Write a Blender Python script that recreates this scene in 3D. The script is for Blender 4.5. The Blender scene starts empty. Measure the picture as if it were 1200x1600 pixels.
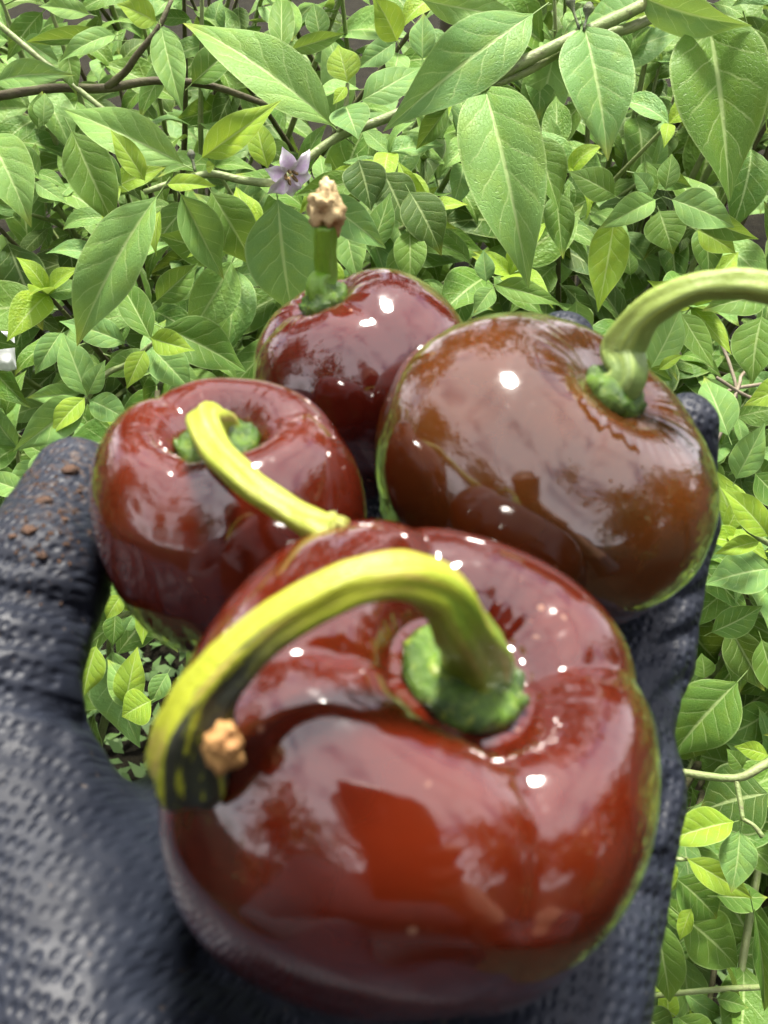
import bpy, math, random
import numpy as np
from mathutils import Vector, Matrix, noise as mnoise

random.seed(11)
S = bpy.context.scene
COL = S.collection
CAMZ = 1.35
PITCH = math.radians(38.0)
CP, SP = math.cos(PITCH), math.sin(PITCH)
FPX = 1500.0

# ------------------------------------------------------------------ camera, sky, sun, exposure
cd = bpy.data.cameras.new('camera')
cam_o = bpy.data.objects.new('camera', cd); COL.objects.link(cam_o)
cam_o.location = (0, 0, CAMZ)
cam_o.rotation_euler = (math.pi / 2 - PITCH, 0, 0)
cd.sensor_fit = 'VERTICAL'; cd.sensor_height = 24.0; cd.sensor_width = 18.0
cd.lens = 24.0 * FPX / 1600.0
cd.clip_start = 0.01; cd.clip_end = 500
cd.dof.use_dof = True; cd.dof.focus_distance = 0.47
cd.dof.aperture_fstop = cd.lens / 1.15
S.camera = cam_o

SUN_DIR = Vector((0.08, 0.32, 0.94)).normalized()          # towards the sun
SUN_EL = math.asin(SUN_DIR.z); SUN_AZ = math.atan2(SUN_DIR.x, SUN_DIR.y)
W = bpy.data.worlds.new('World'); S.world = W; W.use_nodes = True
nt = W.node_tree; nt.nodes.clear()
wo = nt.nodes.new('ShaderNodeOutputWorld'); bg = nt.nodes.new('ShaderNodeBackground')
sky = nt.nodes.new('ShaderNodeTexSky'); sky.sky_type = 'NISHITA'; sky.sun_disc = False
sky.sun_elevation = SUN_EL; sky.sun_rotation = SUN_AZ; sky.dust_density = 2.0
tc = nt.nodes.new('ShaderNodeTexCoord'); cn = nt.nodes.new('ShaderNodeTexNoise')
cn.inputs['Scale'].default_value = 2.6; cn.inputs['Detail'].default_value = 4; cn.inputs['Roughness'].default_value = .6
cr = nt.nodes.new('ShaderNodeValToRGB')
cr.color_ramp.elements[0].position = .30; cr.color_ramp.elements[1].position = .50
mx = nt.nodes.new('ShaderNodeMix'); mx.data_type = 'RGBA'
mx.inputs['B'].default_value = (9.0, 8.6, 9.0, 1)
nt.links.new(tc.outputs['Generated'], cn.inputs['Vector'])
nt.links.new(cn.outputs['Fac'], cr.inputs['Fac'])
nt.links.new(cr.outputs['Color'], mx.inputs['Factor'])
nt.links.new(sky.outputs['Color'], mx.inputs['A'])
nt.links.new(mx.outputs['Result'], bg.inputs['Color'])
bg.inputs['Strength'].default_value = 0.10
nt.links.new(bg.outputs['Background'], wo.inputs['Surface'])

sl = bpy.data.lights.new('sun', 'SUN'); sl.energy = 5.0; sl.angle = math.radians(11.0); sl.color = (1, .95, .86)
so = bpy.data.objects.new('sun', sl); COL.objects.link(so)
so.rotation_euler = SUN_DIR.to_track_quat('Z', 'Y').to_euler()

vs = S.view_settings
vs.view_transform = 'Standard'; vs.look = 'None'; vs.gamma = 1.0; vs.use_curve_mapping = False
vs.exposure = 1.34
S.cycles.use_denoising = True
S.cycles.max_bounces = 5; S.cycles.diffuse_bounces = 3; S.cycles.glossy_bounces = 3; S.cycles.transmission_bounces = 3
W.cycles.sampling_method = 'MANUAL'; W.cycles.sample_map_resolution = 512
S.cycles.caustics_reflective = False; S.cycles.caustics_refractive = False
S.cycles.use_adaptive_sampling = True; S.cycles.adaptive_threshold = .03

# ------------------------------------------------------------------ helpers
def at(px, py, d):
    """photo pixel at depth d (metres along the optical axis) -> a point of the place"""
    xc = (px - 600) / FPX * d; yc = -(py - 800) / FPX * d
    return Vector((xc, yc * SP + d * CP, CAMZ + yc * CP - d * SP))
def proj(p):
    y, z = p[1], p[2] - CAMZ
    d = y * CP - z * SP; yc = y * SP + z * CP
    if d < .02: return (-9999, -9999, d)
    return (600 + p[0] / d * FPX, 800 - yc / d * FPX, d)
def cm(x, y, z):
    return Vector((x * .01, y * .01, CAMZ + z * .01))

def tag(o, label=None, cat=None, group=None, kind=None):
    if label: o['label'] = label
    if cat: o['category'] = cat
    if group: o['group'] = group
    if kind: o['kind'] = kind
    return o
def empty(name, loc=(0, 0, 0)):
    o = bpy.data.objects.new(name, None); COL.objects.link(o); o.location = loc
    o.empty_display_size = .02
    return o
def link(name, me, parent=None, mat=None, smooth=True):
    o = bpy.data.objects.new(name, me); COL.objects.link(o)
    if mat is not None and not me.materials: me.materials.append(mat)
    if parent is not None:
        o.parent = parent; o.matrix_parent_inverse = Matrix.Translation(-Vector(parent.location))
    return o
def mesh(name, v, f, mat=None, uv=None, smooth=True):
    me = bpy.data.meshes.new(name)
    me.from_pydata([tuple(map(float, p)) for p in v], [], [tuple(int(i) for i in q) for q in f])
    if uv is not None:
        ul = me.uv_layers.new(name='UVMap')
        li = np.empty(len(me.loops), dtype=np.int32); me.loops.foreach_get('vertex_index', li)
        ul.data.foreach_set('uv', np.asarray(uv, dtype=np.float32)[li].ravel())
    if smooth: me.polygons.foreach_set('use_smooth', [True] * len(me.polygons))
    if mat is not None: me.materials.append(mat)
    me.update()
    return me
def catmull(pts, n):
    P = [np.asarray(p, float) for p in pts]
    P = [2 * P[0] - P[1]] + P + [2 * P[-1] - P[-2]]
    out = []
    for i in range(1, len(P) - 2):
        for k in range(n):
            t = k / n; a, b, c, d = P[i - 1:i + 3]
            out.append(.5 * ((2 * b) + (-a + c) * t + (2 * a - 5 * b + 4 * c - d) * t * t + (-a + 3 * b - 3 * c + d) * t ** 3))
    out.append(P[-2]); return np.array(out)
def tube(pts, rad, seg=8, sub=4, rib=0.0, nrib=5, cap=True, noise_amp=0.0):
    """tapered tube along a smooth path; returns verts, faces, uv (u along, v around)"""
    q = catmull([list(p) + [r] for p, r in zip(pts, rad)], sub)
    c, r = q[:, :3], q[:, 3]; n = len(c)
    t = np.gradient(c, axis=0); t /= np.linalg.norm(t, axis=1)[:, None] + 1e-12
    up = np.array([0, 0, 1.]) if abs(t[0][2]) < .9 else np.array([1., 0, 0])
    V, U = [], []
    a = np.cross(t[0], up); a /= np.linalg.norm(a)
    for i in range(n):
        a = a - t[i] * np.dot(a, t[i]); a /= np.linalg.norm(a); b = np.cross(t[i], a)
        for k in range(seg):
            th = 2 * math.pi * k / seg
            rr = r[i] * (1 + rib * math.cos(nrib * th))
            if noise_amp: rr *= 1 + noise_amp * mnoise.noise(Vector(c[i] * 260 + 1.7 * np.array([math.cos(th), math.sin(th), 0])))
            V.append(c[i] + rr * (math.cos(th) * a + math.sin(th) * b)); U.append((i / (n - 1), k / seg))
    F = [(i * seg + k, i * seg + (k + 1) % seg, (i + 1) * seg + (k + 1) % seg, (i + 1) * seg + k) for i in range(n - 1) for k in range(seg)]
    if cap:
        F.append(tuple(range(seg - 1, -1, -1))); F.append(tuple((n - 1) * seg + k for k in range(seg)))
    return V, F, U

# ---- signed distance surfaces for the soft bodies
class Field:
    def __init__(s, lo, hi, h):
        s.lo = np.array(lo, float); s.h = h
        s.n = np.ceil((np.array(hi) - s.lo) / h).astype(int) + 1
        s.ax = [s.lo[i] + h * np.arange(s.n[i]) for i in range(3)]
    def new(s): return np.full(s.n, 9.0, dtype=np.float32)
    def cone(s, F, a, b, ra, rb, k=0.0, flat=None):
        """union of a tapered capsule (smooth by k) into F; flat = squash of the z axis"""
        a = np.array(a, float); b = np.array(b, float); m = max(ra, rb) + max(k, .0) + 3 * s.h + .6
        i0 = np.clip(((np.minimum(a, b) - m - s.lo) / s.h).astype(int), 0, s.n)
        i1 = np.clip(((np.maximum(a, b) + m - s.lo) / s.h).astype(int) + 1, 0, s.n)
        if np.any(i1 <= i0): return
        X = s.ax[0][i0[0]:i1[0], None, None]; Y = s.ax[1][None, i0[1]:i1[1], None]; Z = s.ax[2][None, None, i0[2]:i1[2]]
        ab = b - a; L = max(ab @ ab, 1e-9)
        t = np.clip(((X - a[0]) * ab[0] + (Y - a[1]) * ab[1] + (Z - a[2]) * ab[2]) / L, 0, 1)
        zz = Z - a[2] - t * ab[2]
        if flat: zz = zz * flat
        d = np.sqrt((X - a[0] - t * ab[0]) ** 2 + (Y - a[1] - t * ab[1]) ** 2 + zz ** 2) - (ra + (rb - ra) * t)
        sl_ = tuple(slice(i0[i], i1[i]) for i in range(3)); o = F[sl_]
        F[sl_] = smin(o, d.astype(np.float32), k)
    def groove(s, F, pts, depth, wid):
        for a, b in zip(pts[:-1], pts[1:]):
            G = s.new(); s.cone(G, a, b, 0, 0, wid * 3)
            F += depth * np.exp(-np.clip(G, 0, 9) ** 2 / wid ** 2)
def smin(a, b, k):
    if k <= 0: return np.minimum(a, b)
    h = np.maximum(k - np.abs(a - b), 0) / k
    return np.minimum(a, b) - h * h * k * .25
def nets(fl, F):
    """surface nets: vertices (world units of the field) and quads"""
    ins = F < 0; nx, ny, nz = F.shape
    cor = [(i, j, k) for i in (0, 1) for j in (0, 1) for k in (0, 1)]
    sh = lambda A, c: A[c[0]:nx - 1 + c[0], c[1]:ny - 1 + c[1], c[2]:nz - 1 + c[2]]
    cnt = np.zeros((nx - 1, ny - 1, nz - 1), np.int8)
    for c in cor: cnt += sh(ins, c)
    act = (cnt > 0) & (cnt < 8); idx = np.full(act.shape, -1, np.int32)
    I = np.argwhere(act); idx[act] = np.arange(len(I))
    acc = np.zeros((len(I), 3)); num = np.zeros(len(I))
    for a in cor:
        for ax in range(3):
            if a[ax]: continue
            b = list(a); b[ax] = 1
            fa = F[I[:, 0] + a[0], I[:, 1] + a[1], I[:, 2] + a[2]]; fb = F[I[:, 0] + b[0], I[:, 1] + b[1], I[:, 2] + b[2]]
            m = (fa < 0) != (fb < 0); t = np.where(m, fa / np.where(m, fa - fb, 1), 0)
            p = np.tile(np.array(a, float), (len(I), 1)); p[:, ax] += t
            acc[m] += p[m]; num += m
    V = fl.lo + fl.h * (I + acc / num[:, None])
    Q = []
    for ax in range(3):
        u, v = [(1, 2), (2, 0), (0, 1)][ax]
        s0 = [slice(1, -1)] * 3; s0[ax] = slice(0, -1)
        s1 = [slice(1, -1)] * 3; s1[ax] = slice(1, None)
        A, B = ins[tuple(s0)], ins[tuple(s1)]
        for flip in (0, 1):
            E = np.argwhere(A & ~B if not flip else ~A & B)
            if not len(E): continue
            off = np.ones(3, int); off[ax] = 0; E = E + off
            def cell(du, dv):
                e = E.copy(); e[:, u] -= du; e[:, v] -= dv
                return idx[e[:, 0], e[:, 1], e[:, 2]]
            q = np.stack([cell(1, 1), cell(0, 1), cell(0, 0), cell(1, 0)], 1)
            Q.append(q if not flip else q[:, ::-1])
    Q = np.concatenate(Q); return V, Q[(Q >= 0).all(1)]

# ------------------------------------------------------------------ materials
class N:
    def __init__(s, name):
        s.m = bpy.data.materials.new(name); s.m.use_nodes = True; s.t = s.m.node_tree; s.t.nodes.clear()
        s.out = s.t.nodes.new('ShaderNodeOutputMaterial')
    def n(s, typ, **kw):
        x = s.t.nodes.new('ShaderNode' + typ)
        for k, v in kw.items(): setattr(x, k, v)
        return x
    def put(s, sock, v):
        if hasattr(v, 'is_linked') or isinstance(v, bpy.types.NodeSocket): s.t.links.new(v, sock)
        else: sock.default_value = (*v, 1) if (isinstance(v, tuple) and len(v) == 3 and sock.type == 'RGBA') else v
    def math(s, op, a, b=0.0, c=0.0, clamp=False):
        x = s.n('Math', operation=op, use_clamp=clamp)
        for i, v in enumerate((a, b, c)): s.put(x.inputs[i], v)
        return x.outputs[0]
    def mix(s, f, a, b, mode='MIX'):
        x = s.n('Mix', data_type='RGBA', blend_type=mode)
        s.put(x.inputs['Factor'], f); s.put(x.inputs['A'], a); s.put(x.inputs['B'], b)
        return x.outputs['Result']
    def noise(s, vec=None, scale=5., detail=3., rough=.5):
        x = s.n('TexNoise'); s.put(x.inputs['Scale'], scale); s.put(x.inputs['Detail'], detail); s.put(x.inputs['Roughness'], rough)
        if vec is not None: s.put(x.inputs['Vector'], vec)
        return x.outputs['Fac']
    def step(s, v, a, b, lo=0., hi=1.):
        x = s.n('MapRange', interpolation_type='SMOOTHSTEP')
        s.put(x.inputs[0], v); s.put(x.inputs[1], a); s.put(x.inputs[2], b); s.put(x.inputs[3], lo); s.put(x.inputs[4], hi)
        return x.outputs[0]
    def bump(s, h, strength, dist, nrm=None):
        x = s.n('Bump'); s.put(x.inputs['Strength'], strength); s.put(x.inputs['Distance'], dist); s.put(x.inputs['Height'], h)
        if nrm is not None: s.put(x.inputs['Normal'], nrm)
        return x.outputs[0]
    def bsdf(s, **kw):
        x = s.n('BsdfPrincipled')
        for k, v in kw.items(): s.put(x.inputs[k.replace('_', ' ')], v)
        return x.outputs[0]
    def done(s, sh): s.t.links.new(sh, s.out.inputs['Surface']); return s.m

def leaf_mat(name, ca, cb, young=0.0, gloss=.42, fine_detail=True):
    """ca..cb: colour range from leaf to leaf"""
    g = N(name)
    uv = g.n('UVMap'); sx = g.n('SeparateXYZ'); g.put(sx.inputs[0], uv.outputs[0]); u, v = sx.outputs[0], sx.outputs[1]
    oi = g.n('ObjectInfo').outputs['Random']; at_ = g.n('Attribute', attribute_name='rnd').outputs['Fac']
    rnd = g.math('FRACT', g.math('ADD', oi, at_))
    rnd2 = g.math('FRACT', g.math('MULTIPLY', rnd, 7.31))
    side = g.math('SUBTRACT', v, .5); a = g.math('MULTIPLY', g.math('ABSOLUTE', side), 2.)
    obc = g.n('TexCoord').outputs['Object']
    cx = g.n('CombineXYZ'); g.put(cx.inputs[0], g.math('MULTIPLY', u, 3.)); g.put(cx.inputs[1], g.math('MULTIPLY', side, 1.6)); g.put(cx.inputs[2], g.math('MULTIPLY', rnd, 31.))
    uvn = cx.outputs[0]
    wob = g.math('MULTIPLY', g.math('SUBTRACT', g.noise(uvn, 3., 1.), .5), .35) if fine_detail else 0.
    half = g.math('MULTIPLY', g.math('GREATER_THAN', v, .5), .5)
    tt = g.math('ADD', g.math('ADD', g.math('MULTIPLY', u, 6.5), wob), half)
    tt = g.math('SUBTRACT', tt, g.math('MULTIPLY', g.math('POWER', a, .8), 1.45))
    fr = g.math('ABSOLUTE', g.math('SUBTRACT', g.math('FRACT', tt), .5))          # .5 on a vein
    lat = g.step(fr, .44, .49)
    lat = g.math('MULTIPLY', lat, g.step(a, .98, .55, 0., 1.))
    mid = g.step(a, .075, .02)
    vein = g.math('MAXIMUM', mid, g.math('MULTIPLY', lat, .7))
    net = None
    if fine_detail:
        vo = g.n('TexVoronoi', feature='DISTANCE_TO_EDGE'); g.put(vo.inputs['Scale'], 13.); g.put(vo.inputs['Vector'], uvn)
        net = g.step(vo.outputs['Distance'], .07, .0)
        vein = g.math('MAXIMUM', vein, g.math('MULTIPLY', net, .14))
    base = g.mix(rnd, ca, cb)
    blot = g.noise(uvn, 2.2, 2., .6)
    base = g.mix(g.step(blot, .42, .75, 0., .45), base, (ca[0] * 1.5 + .02, ca[1] * 1.25, ca[2] * .7))
    # older patches and yellowing tips on some leaves
    tipy = g.math('MULTIPLY', g.step(u, .8, 1.), g.step(rnd2, .5, .9, 0., .6))
    base = g.mix(tipy, base, (.34, .36, .04))
    pale = g.mix(.5, base, (.50, .60, .26))
    col = g.mix(g.math('MULTIPLY', vein, .85), base, pale)
    col = g.mix(g.step(a, .93, .99, 0., .55), col, pale)
    # feeding holes / dark specks on a few leaves
    if fine_detail or young == 0:
     vs_ = g.n('TexVoronoi'); g.put(vs_.inputs['Scale'], 7.); g.put(vs_.inputs['Vector'], uvn)
     spk = g.math('MULTIPLY', g.step(vs_.outputs['Distance'], .085, .05), g.step(rnd2, .62, .7))
     col = g.mix(g.math('MULTIPLY', spk, .9), col, (.012, .012, .006))
    bk = g.n('NewGeometry').outputs['Backfacing']
    col = g.mix(g.math('MULTIPLY', bk, .45), col, (.17, .28, .09))
    if fine_detail:
        quilt = g.math('MULTIPLY', g.step(fr, .5, .25), .35)
        fine = g.noise(uvn, 22., 3., .6)
        hgt = g.math('SUBTRACT', g.math('ADD', quilt, g.math('MULTIPLY', fine, .55)), g.math('MULTIPLY', g.math('MAXIMUM', mid, net), .5))
        nb = g.bump(hgt, .45, .0010)
        p = g.bsdf(Base_Color=col, Roughness=gloss + .06, Specular_IOR_Level=.2, Normal=nb)
    else:
        nb = g.bump(g.noise(uvn, 9., 2., .6), .5, .002)
        p = g.bsdf(Base_Color=col, Roughness=gloss + .06, Specular_IOR_Level=.2, Normal=nb)
    tr = g.n('BsdfTranslucent'); g.put(tr.inputs[0], g.mix(.5, col, (.34, .46, .05)))
    ms = g.n('MixShader'); g.put(ms.inputs[0], .24 + .08 * young)
    g.t.links.new(p, ms.inputs[1]); g.t.links.new(tr.outputs[0], ms.inputs[2])
    return g.done(ms.outputs[0])

M = {}
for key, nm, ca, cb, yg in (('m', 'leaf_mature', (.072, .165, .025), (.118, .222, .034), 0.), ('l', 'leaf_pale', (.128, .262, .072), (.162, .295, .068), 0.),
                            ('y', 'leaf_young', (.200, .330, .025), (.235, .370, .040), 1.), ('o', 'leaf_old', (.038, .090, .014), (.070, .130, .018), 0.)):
    M[key] = leaf_mat(nm, ca, cb, yg, fine_detail=False); M[key + '_near'] = leaf_mat(nm + '_near', ca, cb, yg)

def stem_mat(name, ca, cb, cc=None, dark=.0, rough=.5, scale=60):
    g = N(name); ob = g.n('TexCoord').outputs['Object']
    col = g.mix(g.step(g.noise(ob, scale, 4., .6), .35, .7), ca, cb)
    if cc: col = g.mix(g.step(g.noise(ob, scale * 2.3, 4., .7), .55, .75, 0., .8), col, cc)
    nb = g.bump(g.math('ADD', g.noise(ob, scale * 9, 3., .6), g.noise(ob, scale * 2.5, 2., .6)), .6, .0009)
    return g.done(g.bsdf(Base_Color=col, Roughness=rough, Normal=nb, Specular_IOR_Level=.4))
M['twig'] = stem_mat('green_twig', (.16, .22, .07), (.21, .24, .10), (.10, .09, .05))
M['bark'] = stem_mat('brown_bark', (.060, .050, .024), (.095, .100, .040), (.030, .022, .012), rough=.75)
M['dead'] = stem_mat('dead_twig', (.18, .15, .10), (.26, .22, .16), rough=.8)

def pepper_mat(name, deep, warm, olive, wamt):
    g = N(name); ob = g.n('TexCoord').outputs['Object']
    n1 = g.noise(ob, 26., 4., .55); n2 = g.noise(ob, 55., 5., .6)
    col = g.mix(g.step(n1, .40, .68, 0., wamt), deep, warm)
    col = g.mix(g.step(n2, .55, .78, 0., .45), col, olive)
    vo = g.n('TexVoronoi'); g.put(vo.inputs['Scale'], 260.); g.put(vo.inputs['Vector'], ob)
    sp = g.math('MULTIPLY', g.step(vo.outputs['Distance'], .20, .10), g.step(g.noise(ob, 110., 2.), .60, .66))
    col = g.mix(g.math('MULTIPLY', sp, .4), col, (.42, .24, .15))
    h = g.math('ADD', g.math('MULTIPLY', g.noise(ob, 45., 2.), 1.), g.math('MULTIPLY', g.noise(ob, 170., 3., .6), .22))
    nb = g.bump(h, .16, .0020)
    rg = g.math('ADD', g.step(g.noise(ob, 70., 4., .6), .3, .75, .05, .12), g.step(g.noise(ob, 420., 4., .7), .56, .72, 0., .16))
    return g.done(g.bsdf(Base_Color=col, Roughness=rg, Normal=nb, IOR=1.52, Specular_IOR_Level=.62,
                         Coat_Weight=.75, Coat_Roughness=g.step(g.noise(ob, 150., 4., .65), .5, .72, .06, .18), Coat_IOR=1.55,
                         Subsurface_Weight=.10, Subsurface_Radius=(.004, .0012, .0006), Subsurface_Scale=1.0))

def glove_mat():
    g = N('glove_rubber'); ob = g.n('TexCoord').outputs['Object']
    sx = g.n('SeparateXYZ'); g.put(sx.inputs[0], ob); x, y, z = sx.outputs
    cx = g.n('CombineXYZ'); wv = g.math('MULTIPLY', g.math('SUBTRACT', g.noise(ob, 30., 1.), .5), .006)
    g.put(cx.inputs[0], g.math('ADD', g.math('ADD', g.math('MULTIPLY', x, .95), g.math('MULTIPLY', y, -.33)), wv))
    g.put(cx.inputs[1], g.math('ADD', g.math('ADD', g.math('MULTIPLY', x, .22), g.math('MULTIPLY', y, .62)), g.math('MULTIPLY', z, .45)))
    v = g.n('TexVoronoi', voronoi_dimensions='2D', feature='SMOOTH_F1'); g.put(v.inputs['Scale'], 540.); g.put(v.inputs['Smoothness'], .1); g.put(v.inputs['Randomness'], .45)
    g.put(v.inputs['Vector'], cx.outputs[0])
    dim = g.step(v.outputs['Distance'], .0, .5)
    patch = g.step(g.noise(ob, 40., 2.), .3, .6, .35, 1.)
    h = g.math('ADD', g.math('MULTIPLY', dim, patch), g.math('MULTIPLY', g.noise(ob, 330., 3., .6), .35))
    nb = g.bump(h, .6, .0006)
    nb = g.bump(g.noise(ob, 60., 2., .5), .12, .003, nb)
    col = g.mix(g.step(g.noise(ob, 35., 5., .6), .4, .75), (.009, .0115, .019), (.016, .020, .031))
    col = g.mix(g.step(g.noise(ob, 300., 3., .6), .66, .74, 0., .35), col, (.13, .10, .075))
    vd = g.n('VectorMath', operation='DISTANCE'); g.put(vd.inputs[0], ob); vd.inputs[1].default_value = tuple(cm(-6.3, 15.4, -11.2))
    dust = g.math('MULTIPLY', g.step(vd.outputs['Value'], .030, .006), g.step(g.noise(ob, 520., 5., .7), .50, .66))
    col = g.mix(g.math('MULTIPLY', dust, .5), col, (.10, .062, .038))
    rg = g.step(g.noise(ob, 60., 3.), .3, .7, .48, .60)
    return g.done(g.bsdf(Base_Color=col, Roughness=rg, Normal=nb, Specular_IOR_Level=.28))

def plain(name, c, rough=.6, c2=None, scale=40, bump=0.0, spec=.4):
    g = N(name); ob = g.n('TexCoord').outputs['Object']
    nz = g.noise(ob, scale, 5., .6)
    col = g.mix(g.step(nz, .35, .7), c, c2 or tuple(x * .7 for x in c))
    kw = dict(Base_Color=col, Roughness=rough, Specular_IOR_Level=spec)
    if bump: kw['Normal'] = g.bump(g.noise(ob, scale * 4, 4., .6), .6, bump)
    return g.done(g.bsdf(**kw))

# ------------------------------------------------------------------ the setting: ground
def build_ground():
    n = 120; V, F = [], []
    xs = np.concatenate([np.linspace(-60, -1.6, 14), np.linspace(-1.5, 1.5, 70), np.linspace(1.6, 60, 14)])
    ys = np.concatenate([np.linspace(-60, -.6, 14), np.linspace(-.5, 2.2, 70), np.linspace(2.3, 60, 14)])
    for y in ys:
        for x in xs:
            near = 1 if (abs(x) < 1.6 and -.6 < y < 2.3) else 0
            V.append((x, y, near * (.025 * mnoise.noise(Vector((x * 5, y * 5, 0))) + .012 * mnoise.noise(Vector((x * 22, y * 22, 3)))) - .0))
    w = len(xs)
    F = [(j * w + i, j * w + i + 1, (j + 1) * w + i + 1, (j + 1) * w + i) for j in range(len(ys) - 1) for i in range(w - 1)]
    tag(link('ground', mesh('ground', V, F, plain('soil', (.010, .0095, .006), .95, (.020, .018, .011), 18, .01, spec=.08))), kind='structure')
build_ground()

# ------------------------------------------------------------------ trees added round about, unseen, to darken what the peppers mirror
def build_unseen_tree(label, x, y, h, cr, seed):
    rs = random.Random(seed); root = tag(empty('tree', (x, y, 0)), label, 'tree', 'trees added for the pepper reflections')
    b = Vector((x, y, 0)); V, F, U = tube([b, b + Vector((.05, 0, h * .3)), b + Vector((0, .05, h * .75))], [.07, .055, .02], 10, 5)
    link('trunk', mesh('trunk', V, F, M['bark'], U), root)
    for k in range(6):
        a = k * 1.1; e = b + Vector((math.cos(a) * cr * .6, math.sin(a) * cr * .6, h * rs.uniform(.6, .85)))
        V, F, U = tube([b + Vector((.04, 0, h * (.3 + .04 * k))), (b + e) * .5 + Vector((0, 0, h * .32)), e], [.03, .018, .006], 6, 4)
        link('limb', mesh('limb', V, F, M['bark'], U), root)
    VV, FF = [], []
    cl = [Vector((rs.gauss(0, .45), rs.gauss(0, .45), rs.gauss(0, .42))) for _ in range(34)]
    for c in cl:
        for _ in range(60):
            q = c + Vector((rs.gauss(0, .17), rs.gauss(0, .17), rs.gauss(0, .14)))
            p = b + Vector((q.x * cr, q.y * cr, h * .68 + q.z * h * .40))
            L = Vector((rs.gauss(0, 1), rs.gauss(0, 1), rs.gauss(-.4, .7))).normalized(); n_ = L.cross(Vector((rs.gauss(0, 1), rs.gauss(0, 1), rs.gauss(0, 1)))).normalized()
            s_ = rs.uniform(.13, .24) * (.6 if h < 2.2 else 1.); i = len(VV)
            VV += [p, p + L * s_ * .45 + n_ * s_ * .24, p + L * s_, p + L * s_ * .45 - n_ * s_ * .24]; FF.append((i, i + 1, i + 2, i + 3))
    tag(link('crown', mesh('crown', VV, FF, M['tree_leaf'], smooth=False), root), kind='stuff')
M['tree_leaf'] = plain('tree_leaf', (.05, .10, .025), .6, (.08, .13, .03), 4)
for i, (x, y, h, cr) in enumerate(((-1.7, 2.9, 3.4, 1.2), (.2, 3.4, 3.8, 1.3), (2.3, 3.4, 3.0, 1.0), (-3.0, .2, 3.2, 1.2), (-1.9, -2.2, 3.4, 1.2), (2.7, -1.8, 3.6, 1.2), (1.7, .25, 2.0, .62), (-1.7, .35, 2.0, .6), (1.7, -.95, 2.1, .65))):  # the low ones are bushes, added to darken the peppers' side reflections
    build_unseen_tree('leafy tree added unseen outside the frame ' + ('beyond the bushes to the left', 'straight beyond the bushes', 'beyond the bushes to the right', 'out to the left of the hand', 'behind the photographer to the left', 'behind the photographer to the right', 'low and close on the right', 'low and close on the left', 'low beside the photographer')[i], x, y, h, cr, 40 + i)

# low weeds on the soil under the bushes
def build_weeds():
    rs = random.Random(77); VV, FF = [], []
    for _ in range(1700):
        c = Vector((rs.uniform(-1.1, 1.1), rs.uniform(.15, 2.3), 0)); hh = rs.uniform(.04, .22)
        for k in range(7):
            a = rs.uniform(0, 6.28); L = Vector((math.cos(a), math.sin(a), rs.uniform(-.2, .5))).normalized(); p = c + Vector((rs.gauss(0, .02), rs.gauss(0, .02), hh * rs.random()))
            w_ = Vector((-L.y, L.x, rs.gauss(0, .2))).normalized(); s_ = rs.uniform(.02, .05); i = len(VV)
            VV += [p, p + L * s_ * .4 + w_ * s_ * .22, p + L * s_, p + L * s_ * .4 - w_ * s_ * .22]; FF.append((i, i + 1, i + 2, i + 3))
    tag(link('weeds', mesh('weeds', VV, FF, plain('weed_leaf', (.05, .11, .022), .6, (.08, .15, .03), 6), smooth=False)), 'low small-leaved weeds on the soil under the bushes', 'weeds', kind='stuff')
build_weeds()

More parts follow.
